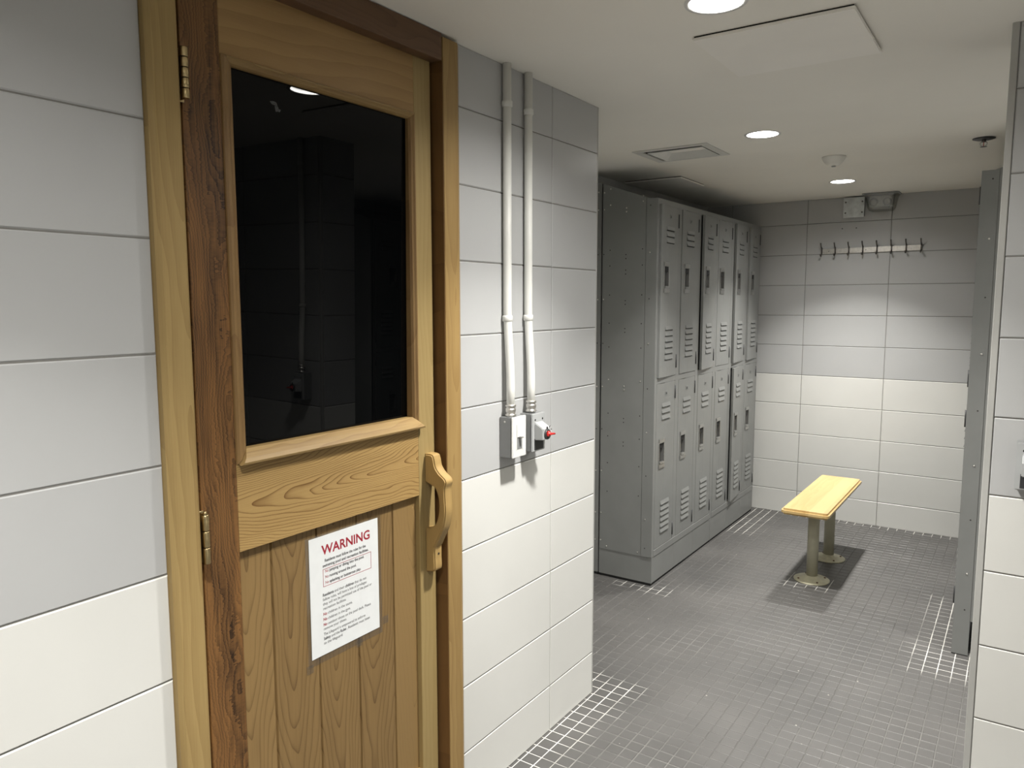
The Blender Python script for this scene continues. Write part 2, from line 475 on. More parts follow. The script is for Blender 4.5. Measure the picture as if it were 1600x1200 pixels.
# ------------------------------------------------------------------ setting
T0 = 0.9737      # height where the white courses stop and the grey courses begin
TH = 0.2032      # course height
TW = 0.5102      # tile length
def tiled_wall(mb, plane, pos, facing, rects, joint):
    """tiles with bevelled edges on the plane x=pos or y=pos, laid on a grout bed; rects = (a0, a1, z0, z1)"""
    g = 0.0014; bv = 0.0022; dep = 0.0022
    def P(a, z, d):
        return (pos + facing * d, a, z) if plane == 'x' else (a, pos + facing * d, z)
    for (a0, a1, z0, z1) in rects:
        mb.poly([P(a0, z0, -dep), P(a1, z0, -dep), P(a1, z1, -dep), P(a0, z1, -dep)], 'grout_wall')
        k0 = math.floor((z0 - T0) / TH); k1 = math.ceil((z1 - T0) / TH)
        j0 = math.floor((a0 - joint) / TW); j1 = math.ceil((a1 - joint) / TW)
        for k in range(k0, k1):
            for j in range(j0, j1):
                A0 = max(joint + j * TW + g, a0); A1 = min(joint + (j + 1) * TW - g, a1)
                Z0 = max(T0 + k * TH + g, z0); Z1 = min(T0 + (k + 1) * TH - g, z1)
                if A1 - A0 < .006 or Z1 - Z0 < .006: continue
                mat = 'tile_grey' if k >= 0 else 'tile_white'
                o = [(A0, Z0), (A1, Z0), (A1, Z1), (A0, Z1)]
                i = [(A0 + bv, Z0 + bv), (A1 - bv, Z0 + bv), (A1 - bv, Z1 - bv), (A0 + bv, Z1 - bv)]
                mb.poly([P(*p, 0) for p in i], mat)
                for q in range(4):
                    r = (q + 1) % 4
                    mb.poly([P(*o[q], -dep), P(*o[r], -dep), P(*i[r], 0), P(*i[q], 0)], mat)

YC = 2.4185; YB = 5.3607; XA = -0.665; XR = 2.75; YN = -2.2
XP = 1.2245; YP = 2.2747
mb = MB(); tiled_wall(mb, 'x', 0.0, 1, [(YN, 0.752, 0, H), (1.612, YC - 0.006, 0, H)], 2.109 - TW * 7 + 0.28 * 0)
# wall on the hinge side carries its own setting-out, its joint falls out of view
mb = MB(); tiled_wall(mb, 'x', 0.0, 1, [(YN, 0.752, 0, H)], 0.30); tiled_wall(mb, 'x', 0.0, 1, [(1.612, YC - 0.006, 0, H)], 2.109)
mb.box(-0.30, -0.004, YN, 0.752, 0, H, 'plaster'); mb.box(-0.30, -0.004, 1.618, YC - .004, 0, H, 'plaster')
mb.box(-0.70, -0.004, YC - 0.06, YC - 0.001, 0, H, 'plaster')
struct(mb, 'wall_left', fix=False)
mb = MB(); mb.box(-0.012, 0.0005, YC - 0.0065, YC + 0.0005, 0, H, 'edge_trim', .0015); struct(mb, 'trim_1')
mb = MB(); tiled_wall(mb, 'y', YB, -1, [(XA, XR, 0, H)], 0.0266); mb.box(XA, XR, YB + .004, YB + .06, 0, H, 'plaster'); struct(mb, 'wall_back', fix=False)
mb = MB(); mb.box(XA - .06, XA, YC - .06, YB, 0, H, 'plaster'); struct(mb, 'wall_alcove')
mb = MB()
tiled_wall(mb, 'y', YP, -1, [(XP + .0005, XR, 0, H)], XP)
tiled_wall(mb, 'x', XP - 0.0155, -1, [(YP + 0.012, YP + 0.2, 0, H)], YP)
mb.box(XP - 0.011, XR, YP + .004, YP + .2, 0, H, 'plaster')
struct(mb, 'wall_partition', fix=False)
mb = MB(); mb.box(XP - 0.0160, XP, YP - 0.0015, YP + 0.012, 0, H, 'edge_trim', .0015); struct(mb, 'trim_2')
mb = MB(); tiled_wall(mb, 'x', XR, -1, [(YN, YB, 0, H)], .1); mb.box(XR + .004, XR + .06, YN, YB, 0, H, 'plaster'); struct(mb, 'wall_right', fix=False)
mb = MB(); tiled_wall(mb, 'y', YN, 1, [(0, XR, 0, H)], .2); mb.box(-.3, XR, YN - .06, YN - .004, 0, H, 'plaster'); struct(mb, 'wall_near', fix=False)

# floor
mb = MB()
px, py = 0.0503, 0.0500
x0, y0 = 0.0100, 2.0080
mb.poly([(XA - .06, YN - .06, -0.0011), (XR + .06, YN - .06, -0.0011), (XR + .06, YB + .06, -0.0011), (XA - .06, YB + .06, -0.0011)], 'floor_grout')
i0 = math.floor((XA - x0) / px); i1 = math.ceil((XR - x0) / px); j0 = math.floor((YN - y0) / py); j1 = math.ceil((YB - y0) / py)
for i in range(i0, i1):
    for j in range(j0, j1):
        g = 0.0017; bv = .0014
        a0, a1 = x0 + i * px + g, x0 + (i + 1) * px - g
        b0, b1 = y0 + j * py + g, y0 + (j + 1) * py - g
        if a1 < XA or a0 > XR or (a1 < 0 and b1 < YC - .05): continue
        jx, jy = random.uniform(-.0005, .0005), random.uniform(-.0005, .0005)
        a0 += jx; a1 += jx; b0 += jy; b1 += jy
        tz = [random.uniform(-.00022, .00022) for _ in range(3)]
        hz = lambda sx, sy: tz[0] + tz[1] * sx + tz[2] * sy
        o = [(a0, b0), (a1, b0), (a1, b1), (a0, b1)]
        n = [(a0 + bv, b0 + bv, hz(-1, -1)), (a1 - bv, b0 + bv, hz(1, -1)), (a1 - bv, b1 - bv, hz(1, 1)), (a0 + bv, b1 - bv, hz(-1, 1))]
        mb.poly(n, 'floor_tile')
        for q in range(4):
            r = (q + 1) % 4
            mb.poly([(*o[q], -.0011), (*o[r], -.0011), n[r], n[q]], 'floor_tile')
struct(mb, 'floor', fix=False)

# ceiling with openings for the cans and the grille
VENT = (-0.206, 0.074, 3.225, 3.470)
def ceiling():
    bm = bmesh.new()
    def loop(pts):
        vs = [bm.verts.new((x, y, H)) for x, y in pts]
        return [bm.edges.new((vs[i], vs[(i + 1) % len(vs)])) for i in range(len(vs))]
    e = loop([(XA - .06, YN - .06), (XR + .06, YN - .06), (XR + .06, YB + .06), (XA - .06, YB + .06)])
    for x, y, _ in DOWNLIGHTS:
        e += loop([(x + .0605 * math.cos(2 * PI * k / 40), y + .0605 * math.sin(2 * PI * k / 40)) for k in range(40)])
    a, b, c, d = VENT
    e += loop([(a, c), (b, c), (b, d), (a, d)])
    bmesh.ops.triangle_fill(bm, edges=e, use_beauty=True)
    for f in bm.faces:
        if f.normal.z > 0: f.normal_flip()
    m = MB(); m.add_bm(bm, 'ceiling')
    m.poly([(XA - .06, YN - .06, H + .12), (XR + .06, YN - .06, H + .12), (XR + .06, YB + .06, H + .12), (XA - .06, YB + .06, H + .12)], 'black')
    struct(m, 'ceiling', fix=False)
ceiling()

# ------------------------------------------------------------------ downlights
def downlight(x, y, watts, label):
    t = thing('downlight', label, 'ceiling light', (x, y, H), group='recessed ceiling downlights')
    m = MB(); m.lathe([(.0600, .030), (.0598, .0), (.0605, -.0022), (.0700, -.0030), (.0715, -.0004)], 'white_plastic', (x, y, H), seg=40)
    m.f = [f for f in m.f if len(f) == 4]; m.mi = m.mi[:len(m.f)]; m.sm = m.sm[:len(m.f)]
    m.build('trim_ring', t, (x, y, H))
    m = MB(); m.lathe([(.0595, .0220), (.0595, .0190), (.050, .0178), (.0001, .0170)], 'lens', (x, y, H), seg=40)
    m.build('lens', t, (x, y, H))
    k = 1.35 if y > 2.5 and x < 1 else 1.0        # the two inner lamps are set tighter
    for sp_, share in ((BEAM_SPREADS[0][0], BEAM_SPREADS[0][1] * k), (BEAM_SPREADS[1][0], 1 - BEAM_SPREADS[0][1] * k)):
        ld = bpy.data.lights.new('lamp', 'AREA'); ld.shape = 'DISK'; ld.size = 0.105; ld.energy = watts * share
        ld.color = LIGHT_COLOR; ld.spread = sp_
        lo = bpy.data.objects.new('lamp', ld); COL.objects.link(lo); lo.parent = t
        lo.location = (0, 0, .0155 if share > .5 else .0150)
    return t
for (x, y, w), lb in zip(DOWNLIGHTS, ('bright round downlight nearest the square ceiling panel, cut by the top of the photo',
                                     'glowing round downlight beside the metal ceiling grille',
                                     'smallest glowing downlight, between the smoke detector and the back wall',
                                     'round downlight on the ceiling just left of the camera, outside the photo',
                                     'round downlight behind the camera, at the near end of the room',
                                     'round downlight over the side aisle behind the tiled partition',
                                     'round downlight to the right of the camera, outside the photo')):
    downlight(x, y, w, lb)

# ------------------------------------------------------------------ sauna door
CX = 0.020
dr = thing('door_1', None, None, (0.0, 0.75, 0.0))
tag(dr, kind='structure')
O = (0.0, 0.75, 0.0)
m = MB()
m.prism([(-.05, .752), (.012, .752), (CX, .760), (CX, .806), (CX - .004, .811), (-.05, .811)], 'z', 0, H - .001, 'wood_casing')
c = m.build('casing', dr, O)
m = MB()
m.prism([(-.05, 1.5410), (CX - .001, 1.5410), (CX, 1.5415), (CX, 1.598), (.010, 1.6155), (-.05, 1.6155)], 'z', 0, H - .010, 'wood_casing_far')
m.build('casing', dr, O)
m = MB(); m.box(-.05, CX - .001, .8115, 1.538, 2.079, H - .002, 'wood_head', .0015); m.build('head_casing', dr, O)
m = MB(); m.box(-.05, CX - .0015, 1.5388, 1.5409, 0, 2.079, 'wood_jamb'); m.build('jamb_liner', dr, O)  # brown stands for the casing's inner side, dark wood plus its shade
m = MB(); m.box(-.10, -.0505, .800, .8165, 0, 2.09, 'wood_jamb'); m.box(-.10, -.0505, 1.5395, 1.556, 0, 2.09, 'wood_jamb')
m.box(-.11, -.060, .8, 1.556, 0, H, 'black'); m.build('jamb', dr, O)  # black sheet behind paints the shade seen through the door gaps
m = MB(); m.box(-.05, .004, .812, 1.538, 0.0, .012, 'wood_jamb', .001); m.build('threshold', dr, O)

lf = thing('sauna_door', 'wooden sauna door with a dark glass window and a carved wooden handle', 'door', (0.0, .8185, .014))
FX = -0.015; OD = (0.0, .8185, .014)
DY0, DY1, DZ0, DZ1 = 0.8350, 1.5305, 0.014, 2.083
SL = 0.917; SR = 1.4665
def pm(name, fn):
    m = MB(); fn(m); return m.build(name, lf, OD)
pm('hinge_stile', lambda m: m.box(FX - .04, FX, DY0, SL, DZ0, DZ1, 'wood_stile_dark', .0012))
pm('latch_stile', lambda m: m.box(FX - .04, FX, SR, DY1, DZ0, DZ1, 'wood_stile', .0012))
pm('top_rail', lambda m: m.box(FX - .04, FX - .0003, SL, SR, 1.940, DZ1, 'wood_top_rail', .0006))
pm('lock_rail', lambda m: m.box(FX - .04, FX - .0003, SL, SR, 0.966, 1.152, 'wood_rail', .0006))
pm('bottom_rail', lambda m: m.box(FX - .04, FX - .0003, SL, SR, DZ0, 0.20, 'wood_rail', .0006))
def planks(m):
    xs = [SL - .004] + [.878 + .125 * k for k in range(1, 5)] + [SR + .004]
    for a, b in zip(xs[:-1], xs[1:]):
        m.prism([(FX - .030, a + .0009), (FX - .0190, a + .0009), (FX - .0140, a + .0032), (FX - .0140, b - .0032), (FX - .0190, b - .0009), (FX - .030, b - .0009)],
                'z', .196, .970, 'wood_panel')
    m.box(FX - .036, FX - .028, SL - .004, SR + .004, .19, .975, 'black')
pm('plank_panel', planks)
pm('window_pane', lambda m: m.prism([(-.0440, 1.15), (-.0393, 1.15), (-.0290, 1.94), (-.0337, 1.94)], 'y', SL, SR, 'dark_glass'))
GY0, GY1, GZ0, GZ1 = 0.9455, 1.4505, 1.176, 1.926
def bead(m, side):
    # moulded glazing bead: stepped profile from the glass out to the frame
    pr = [(0.0, -.0400), (0.0, -.021), (.006, -.015), (.012, -.0125), (.018, -.0085), (.0235, -.0085), (.0275, -.0120), (.0285, -.016), (.0285, -.0400)]
    mat = 'wood_bead' if side in 'LR' else 'wood_bead_y'
    if side == 'B':
        pr = [(0.0, -.0400), (0.0, -.020), (.008, -.010), (.016, -.0015), (.024, .0035), (.0285, .0020), (.0300, -.003), (.0275, -.010), (.0275, -.0400)]
    loops = []
    for u, x in pr:
        if side == 'L': loops.append([(x, GY0 - u, GZ0 - u), (x, GY0 - u, GZ1 + min(u, .014) + (u - min(u, .014)) * .1)])
        if side == 'R': loops.append([(x, GY1 + u * .55, GZ0 - u), (x, GY1 + u * .55, GZ1 + min(u, .014))])
        if side == 'T': loops.append([(x, GY0 - u, GZ1 + u * .55), (x, GY1 + u * .55, GZ1 + u * .55)])
        if side == 'B': loops.append([(x, GY0 - u * .9, GZ0 - u), (x, GY1 + u * .9, GZ0 - u)])
    for a, b in zip(loops[:-1], loops[1:]):
        m.poly([a[0], a[1], b[1], b[0]], mat)
    if side == 'B':
        m.poly([l[0] for l in loops][::-1], mat); m.poly([l[1] for l in loops], mat)
for sd in 'TLRB':
    pm('glazing_bead', lambda m: bead(m, sd))
def residue(m):
    for (a, b, w, h, r) in ((1.050, 1.880, .010, .006, .5), (1.058, 1.872, .005, .010, .3), (1.064, 1.868, .006, .004, -.2)):
        pts = []
        for k in range(9):
            th = 2 * PI * k / 9; q = random.uniform(.6, 1.1)
            zq = b + h * q * math.sin(th); pts.append((-.0288 - (1.94 - zq) * .01304, a + w * q * math.cos(th), zq))
        m.poly(pts, 'residue')
rs = pm('tape_residue', residue); rs['label'] = 'grey smear of tape residue on the glass'
# handle
def catmull(p, n=6):
    out = []
    for i in range(len(p) - 1):
        a, b, c2, d = p[max(i - 1, 0)], p[i], p[i + 1], p[min(i + 2, len(p) - 1)]
        for k in range(n):
            t = k / n
            out.append(tuple(.5 * ((2 * b[q]) + (-a[q] + c2[q]) * t + (2 * a[q] - 5 * b[q] + 4 * c2[q] - d[q]) * t * t + (-a[q] + 3 * b[q] - 3 * c2[q] + d[q]) * t ** 3) for q in (0, 1)))
    out.append(p[-1]); return out
outer = catmull([(0.0, 1.074), (.024, 1.073), (.031, 1.062), (.036, 1.042), (.049, 1.026), (.066, 1.014), (.0715, 1.003), (.067, .985), (.068, .955),
                 (.069, .920), (.061, .882), (.045, .850), (.034, .828)], 5) + [(.0305, .824)] + catmull([(.0305, .790), (.031, .765), (.024, .756), (0.0, .752)], 4)
inner = [(0.0, .872)] + catmull([(.018, .876), (.034, .888), (.044, .912), (.047, .940), (.043, .966), (.033, .987)], 5) + [(0.0, .999)]
prof = [(FX + d, z) for d, z in outer + inner]
def handle(m):
    m.prism(prof, 'y', 1.4885, 1.5215, 'wood_handle', bev=.0045, seg=3)
    m.cyl((FX + .0305 - .004, 1.506, .803), .0032, .0046, 'black', 'x', 12)
hd = pm('door_handle', handle); hd['label'] = 'curved pale wooden pull handle'
# hinges
def hinge(m, z0, z1, tip):
    y, x, r = 0.8245, 0.0125, .0072
    L = (z1 - z0)
    n = 5 if not tip else 3
    for k in range(n):
        a = z0 + L * k / n + .0006; b = z0 + L * (k + 1) / n - .0006
        m.lathe([(r * .86, 0), (r, .0012), (r, b - a - .0012), (r * .86, b - a)], 'brass', (x, y, a), seg=16)
    m.cyl((x, y, z0 + .001), r * .7, L - .002, 'black', seg=12)
    if tip:
        m.lathe([(r * .8, 0), (r * .5, .002), (r * .55, .004), (.0006, .0065)], 'brass', (x, y, z1), seg=14)
    m.box(FX - .001, FX + .0022, y + .001, y + .0135, z0, z1, 'brass', .0005)
    m.box(FX, x, y - .001, y + .001, z0, z1, 'brass')
pm('hinge', lambda m: hinge(m, 1.834, 1.924, False))
pm('hinge', lambda m: hinge(m, .975, 1.072, True))

# ------------------------------------------------------------------ warning sign
SX = FX - .0140 + .0012
SY0, SY1, SZ0, SZ1 = 1.104, 1.3225, 0.655, 0.9385
sg = thing('warning_sign', 'white laminated WARNING notice taped to the sauna door planks', 'sign', (SX, SY0, SZ0))
SO = (SX, SY0, SZ0)
m = MB(); m.box(SX, SX + .0006, SY0, SY1, SZ0, SZ1, 'paper'); m.build('paper', sg, SO)
m = MB(); m.poly([(SX - .0002, SY0 - .010, SZ0 - .017), (SX - .0002, SY1 + .011, SZ0 - .017), (SX - .0002, SY1 + .011, SZ1 + .004), (SX - .0002, SY0 - .010, SZ1 + .004)], 'film'); m.build('laminate', sg, SO)
for y, z, a in ((SY0 - .006, SZ0 - .020, .3), (SY1 + .022, SZ0 + .012, 0), (SY1 - .07, SZ0 - .014, 0)):
    m = MB(); m.poly([(SX + .0001, y - .010, z - .010), (SX + .0001, y + .010, z - .010), (SX + .0001, y + .010, z + .010), (SX + .0001, y - .010, z + .010)], 'film'); m.build('tape', sg, SO)
SW, SH = SY1 - SY0, SZ1 - SZ0
def text_mesh(body, size, bold=0.0):
    cu = bpy.data.curves.new('t', 'FONT'); cu.body = body; cu.size = size; cu.offset = bold; cu.resolution_u = 3
    ob = bpy.data.objects.new('t', cu); COL.objects.link(ob)
    bpy.context.view_layer.update()
    me = bpy.data.meshes.new_from_object(ob.evaluated_get(bpy.context.evaluated_depsgraph_get()))
    bpy.data.objects.remove(ob); bpy.data.curves.remove(cu)
    return me
def place_text(m, segs, u0, v, size, width=None, xs=1.0):
    """segs = (string, bold, material); laid from u0 (m from the left), baseline v (m from the top)"""
    built = []; x = 0.0
    for s_, bold, mt in segs:
        me = text_mesh(s_, size, size * .022 if bold else 0.0)
        w = max((vv.co.x for vv in me.vertices), default=0)
        built.append((me, x, mt)); x += w + (size * .26 if len(segs) > 1 else 0)
    tot = x - (size * .26 if len(segs) > 1 else 0)
    k = (width / tot) if width else xs
    for me, xo, mt in built:
        n = len(m.v); idx = m._m(mt)
        m.v += [(SX + .00085, SY0 + u0 + (q.co.x + xo) * k, SZ1 - v + q.co.y) for q in me.vertices]
        for pl in me.polygons:
            m.f.append(tuple(n + i for i in pl.vertices)); m.mi.append(idx); m.sm.append(False)
        bpy.data.meshes.remove(me)
m = MB(); place_text(m, [('WARNING', True, 'ink_red')], .170 * SW, .158 * SH, .0315, .70 * SW); m.build('heading', sg, SO, fix=False)
m = MB()
K, R_ = 'ink_black', 'ink_red'
lines = [([('Residents must follow the rules for the', 1, K)], .205, .222, .60), ([('swimming pool and recreation facilities.', 1, K)], .175, .263, .67),
         ([('No', 0, R_), ('jumping or diving into the pool.', 1, K)], .205, .312, .57), ([('No', 0, R_), ('running around the pool.', 1, K)], .205, .360, .45),
         ([('No', 0, R_), ('splashing or boisterous play.', 1, K)], .205, .408, .52),
         ([('Residents', 1, K), ('and their', 0, K), ('children', 1, K), ('that do not', 0, K)], .165, .507, .64),
         ([('follow rules, will have a loss of privileges', 0, K)], .165, .545, .64), ([('they will not be permitted use of the pool or', 0, K)], .165, .583, .72),
         ([('recreation facilities.', 0, K)], .165, .621, .33), ([('No', 1, R_), ('children in the sauna.', 0, K)], .165, .668, .42),
         ([('No', 1, R_), ('children in the gym.', 0, K)], .165, .713, .39), ([('No', 1, R_), ('outdoor shoes on the pool deck. Please', 0, K)], .165, .757, .70),
         ([('remove your shoes.', 0, K)], .165, .793, .33), ([('The Lifeguard is empowered to enforce', 0, K)], .165, .838, .61),
         ([('Safety', 1, K), ('and the', 0, K), ('Rules', 1, K), ('. Residents must listen', 0, K)], .165, .876, .68), ([('to the lifeguard.', 0, K)], .165, .914, .27)]
for segs, u, v, w in lines:
    place_text(m, segs, u * SW, v * SH, .0098, w * SW)
m.build('rules_text', sg, SO, fix=False)
m = MB(); b0, b1, z0, z1 = SY0 + .178 * SW, SY0 + .885 * SW, SZ1 - .428 * SH, SZ1 - .280 * SH
for a in ((b0, b1, z1 - .0009, z1), (b0, b1, z0, z0 + .0009), (b0, b0 + .0010, z0, z1), (b1 - .0010, b1, z0, z1)):
    m.box(SX + .0006, SX + .0009, *a, 'ink_red')
m.build('red_frame', sg, SO)

# ------------------------------------------------------------------ conduits and switches
def conduit(x, y, ztop, zbot, xb, label, jog=True, normal=(1, 0)):
    """pipe strapped to the wall; normal = wall's outward direction; x,y on the wall face"""
    nx, ny = normal; tx, ty = -ny, nx
    t = thing('conduit', label, 'pipe', (x, y, zbot), group='white conduits')
    O2 = (x, y, zbot)
    r = 0.0125
    def P(d, s, z): return (x + nx * d + tx * s, y + ny * d + ty * s, z)
    m = MB()
    pts = [P(.0145, 0, ztop)]
    zz = [1.46, 1.42, 1.38, 1.34, 1.30, 1.26, 1.22]
    for i, z in enumerate(zz):
        q = i / (len(zz) - 1); q = q * q * (3 - 2 * q)
        pts.append(P(.0145 + (.0255 - .0145) * q, 0, z))
    pts.append(P(.0255, 0, zbot))
    m.tube(pts, r, 'conduit', 16); m.build('pipe', t, O2)
    for z in (2.035, 1.424):
        m = MB(); m.lathe([(r + .0006, 0), (r + .0028, .002), (r + .0028, .016), (r + .0006, .018)], 'conduit', P(.0145, 0, z - .009), seg=18)
        # ear of the strap screwed to the wall
        a = P(0.0005, 0.010, 0); b = P(.0035, .034, 0)
        m.box(min(a[0], b[0]), max(a[0], b[0]), min(a[1], b[1]), max(a[1], b[1]), z - .008, z + .008, 'conduit', .001)
        m.build('strap', t, O2)
    m = MB()
    rr = r + .0012
    m.lathe([(rr, 0), (rr + .003, .001), (rr + .003, .006), (rr, .007), (rr + .0004, .012), (rr + .0022, .013), (rr + .0022, .023), (rr, .024), (rr, .028), (rr + .0030, .029), (rr + .0026, .034), (rr - .001, .036)], 'steel', P(.0255, 0, zbot), seg=16)
    m.build('connector', t, O2)
    return t
conduit(0, 1.834, H - .0005, 1.1345, .047, 'left of the two white conduits, dropping to the white switch')
conduit(0, 1.946, H - .0005, 1.1345, .047, 'right of the two white conduits, dropping to the grey switch with red lever')
conduit(1.3155, YP, H - .0005, 1.125, .047, 'white conduit on the right partition, above the switch cut by the photo edge', normal=(0, -1))

def box_switch_white():
    t = thing('light_switch', 'white surface switch box, left of the pair below the conduits', 'switch', (0, 1.847, 1.011), PI / 2, local=True)
    w, h, d = .0363, .1225, .0435
    m = MB(); m.box(-w, w, -d, -.0005, 0.0, h, 'grey_box', .002, 2); m.cyl((-w - .0004, -.020, h - .014), .003, .0008, 'steel', 'x', 10); m.build('box', t)
    m = MB(); m.box(-w - .0006, w + .0006, -d - .0045, -d, -.0006, h + .0006, 'white_plastic', .002, 2)
    # raised guard frame with an open lower half
    m.box(-.0165, .0165, -d - .0075, -d - .0044, .0605, .1010, 'white_plastic', .0012, 2)
    m.box(-.0165, -.0140, -d - .0060, -d - .0044, .022, .0605, 'white_plastic', .0006)
    m.box(.0140, .0165, -d - .0060, -d - .0044, .022, .0605, 'white_plastic', .0006)
    m.build('cover_plate', t)
    m = MB(); m.box(-.0140, .0140, -d - .0050, -d - .0044, .024, .0600, 'grey_box'); m.build('recess', t)
    m = MB(); m.tube([(0, -d - .004, .0625), (.001, -d - .014, .0630), (.0015, -d - .021, .0655)], [.0055, .0050, .0042], 'white_plastic', 12); m.build('toggle', t)
    return t
box_switch_white()
def box_switch_grey(loc, rz, label):
    t = thing('isolator_switch', label, 'switch', loc, rz, group='grey isolator switches', local=True)
    w, h, d = .0370, .1180, .0415
    m = MB(); m.box(-w, w, -d, -.0005, 0.0, h, 'grey_box', .002, 2); m.build('box', t)
    m = MB(); m.box(-w - .0006, w + .0006, -d - .0060, -d, -.0006, h + .0006, 'grey_plastic', .0022, 2)
    for sx in (-.021, .021): m.cyl((sx, -d - .0066, .0985), .0033, .0009, 'black', 'y', 12)
    m.box(-.026, .026, -d - .0066, -d - .0058, .004, .040, 'dark_plastic', .0004)  # dark patch paints the shadow below the housing
    m.build('cover_plate', t)
    m = MB()
    m.prism([(-d - .006, .0910), (-d - .010, .0890), (-d - .032, .0760), (-d - .036, .0720), (-d - .036, .0400), (-d - .033, .0380), (-d - .006, .0360)], 'x', -.0245, .0205, 'grey_plastic', .002, 2)
    m.build('housing', t)
    m = MB(); m.lathe([(.0165, 0), (.0165, -.004), (.0150, -.006)], 'dark_plastic', (-.001, -d - .0355, .0545), 'y', 24); m.box(-.0025, .0025, -d - .0385, -d - .0350, .060, .0780, 'black', .0005); m.build('dial', t)
    m = MB()
    m.lathe([(.0085, 0), (.0085, -.005), (.0045, -.0065), (.0045, -.0115), (.0036, -.0125)], 'red_plastic', (-.004, -d - .0410, .0570), 'y', 20)
    m.tube([(-.004, -d - .048, .0570), (.008, -d - .050, .0560), (.020, -d - .052, .0545)], [.0042, .0034, .0028], 'red_plastic', 10)
    m.box(-.0120, -.0080, -d - .0475, -d - .0425, .050, .066, 'red_plastic', .001)
    m.build('lever', t)
    m = MB()
    n0 = len(m.v)
    for k in range(20):      # hasp ear: a ring of plastic beside the dial
        a0, a1 = 2 * PI * k / 20, 2 * PI * (k + 1) / 20
        c0 = (.0235, .0650)
        for (ya, yb) in ((-d - .0365, -d - .0330),):
            A = [(c0[0] + rr * math.cos(a), c0[1] + rr * 1.1 * math.sin(a)) for rr, a in ((.0045, a0), (.0120, a0), (.0120, a1), (.0045, a1))]
            m.poly([(p[0], ya, p[1]) for p in A], 'grey_plastic'); m.poly([(p[0], yb, p[1]) for p in A][::-1], 'grey_plastic')
            m.poly([(A[1][0], ya, A[1][1]), (A[1][0], yb, A[1][1]), (A[2][0], yb, A[2][1]), (A[2][0], ya, A[2][1])], 'dark_plastic')
            m.poly([(A[0][0], ya, A[0][1]), (A[0][0], yb, A[0][1]), (A[3][0], yb, A[3][1]), (A[3][0], ya, A[3][1])], 'grey_plastic')
    m.build('hasp', t)
    return t
box_switch_grey((0, 1.9565, 1.0125), PI / 2, 'grey isolator switch with a red lever, right of the pair below the conduits')
box_switch_grey((1.3155, YP, 1.006), 0, 'grey switch with a red lever on the right partition, cut by the photo edge')

# ------------------------------------------------------------------ lockers
CW = 0.2903; NCOL = 3; LD = 0.3050
Z_B, Z_M0, Z_M1, Z_T = .152, 1.058, 1.083, 1.983
GEN = {}
def louvre(m, u0, u1, z, hgt=.020, out=.0055):
    """a pressed louvre: bulges out, open along its lower edge"""
    m.poly([(u0, -.0002, z + hgt), (u1, -.0002, z + hgt), (u1 - .002, -out, z), (u0 + .002, -out, z)], 'locker')
    m.poly([(u0, -.0002, z + hgt), (u0 + .002, -out, z), (u0, -.0002, z)], 'locker')
    m.poly([(u1, -.0002, z + hgt), (u1, -.0002, z), (u1 - .002, -out, z)], 'locker')
    m.poly([(u0, -.0004, z), (u1, -.0004, z), (u1, -.0004, z - .0045), (u0, -.0004, z - .0045)], 'black')
def door_mesh(z0, z1, lower):
    """door in its own frame: hinge line at u=0, door runs to u=-w, front face y=0, outward -y"""
    w = .238; t = .015
    m = MB()
    # shell with a real opening for the recessed latch cup
    cu0, cu1 = -.1985, -.1335                     # cup opening
    cz0, cz1 = ((.632, .742) if lower else (1.541, 1.651))
    m.box(-w, cu0, 0, t, z0, z1, 'locker', .0015)
    m.box(cu1, 0, 0, t, z0, z1, 'locker', .0015)
    m.box(cu0 - .002, cu1 + .002, .0001, t, cz1, z1 - .0015, 'locker')
    m.box(cu0 - .002, cu1 + .002, .0001, t, z0 + .0015, cz0, 'locker')
    lz3 = (.931, .899, .866) if lower else (1.834, 1.803, 1.772)
    lz6 = [.412 - .0300 * k for k in range(6)] if lower else [1.330 - .0305 * k for k in range(6)]
    for z in lz3: louvre(m, -.172, -.062, z)
    for z in lz6: louvre(m, -.168, -.056, z)
    return m.mesh('locker_door', (0, 0, z0))
def cup_mesh(lower):
    c0, c1 = -.1985, -.1335
    z0, z1 = ((.632, .742) if lower else (1.541, 1.651))
    m = MB()
    # recessed pan
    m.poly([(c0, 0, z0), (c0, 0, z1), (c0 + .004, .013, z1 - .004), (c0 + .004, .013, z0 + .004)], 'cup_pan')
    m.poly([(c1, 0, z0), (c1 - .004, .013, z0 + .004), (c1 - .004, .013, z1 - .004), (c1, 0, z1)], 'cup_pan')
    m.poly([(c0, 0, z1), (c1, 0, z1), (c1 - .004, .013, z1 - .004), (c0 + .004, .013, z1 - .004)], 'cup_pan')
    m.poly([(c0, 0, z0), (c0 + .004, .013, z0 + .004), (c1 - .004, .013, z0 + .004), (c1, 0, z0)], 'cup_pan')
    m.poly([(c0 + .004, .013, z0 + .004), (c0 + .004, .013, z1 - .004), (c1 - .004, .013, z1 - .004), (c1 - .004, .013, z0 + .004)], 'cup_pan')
    # rim
    m.box(c0 - .005, c0 + .001, -.003, .0005, z0 - .002, z1 + .002, 'chrome_dull', .0012)
    m.box(c1 - .001, c1 + .005, -.003, .0005, z0 - .002, z1 + .002, 'chrome_dull', .0012)
    m.box(c0 - .005, c1 + .005, -.005, .0005, z1, z1 + .024, 'chrome_dull', .0025, 2)
    m.box(c0 - .005, c1 + .005, -.005, .0005, z0 - .022, z0, 'chrome_dull', .0025, 2)
    m.box(c0 + .006, c1 - .006, .001, .0125, z1 - .026, z1 - .001, 'black')          # dark slot at the top of the pan
    m.box(c0 + .004, c1 - .004, -.007, .010, z0, z0 + .012, 'chrome_dull', .003, 2)   # lift lever
    return m.mesh('handle_cup', (0, 0, 0))
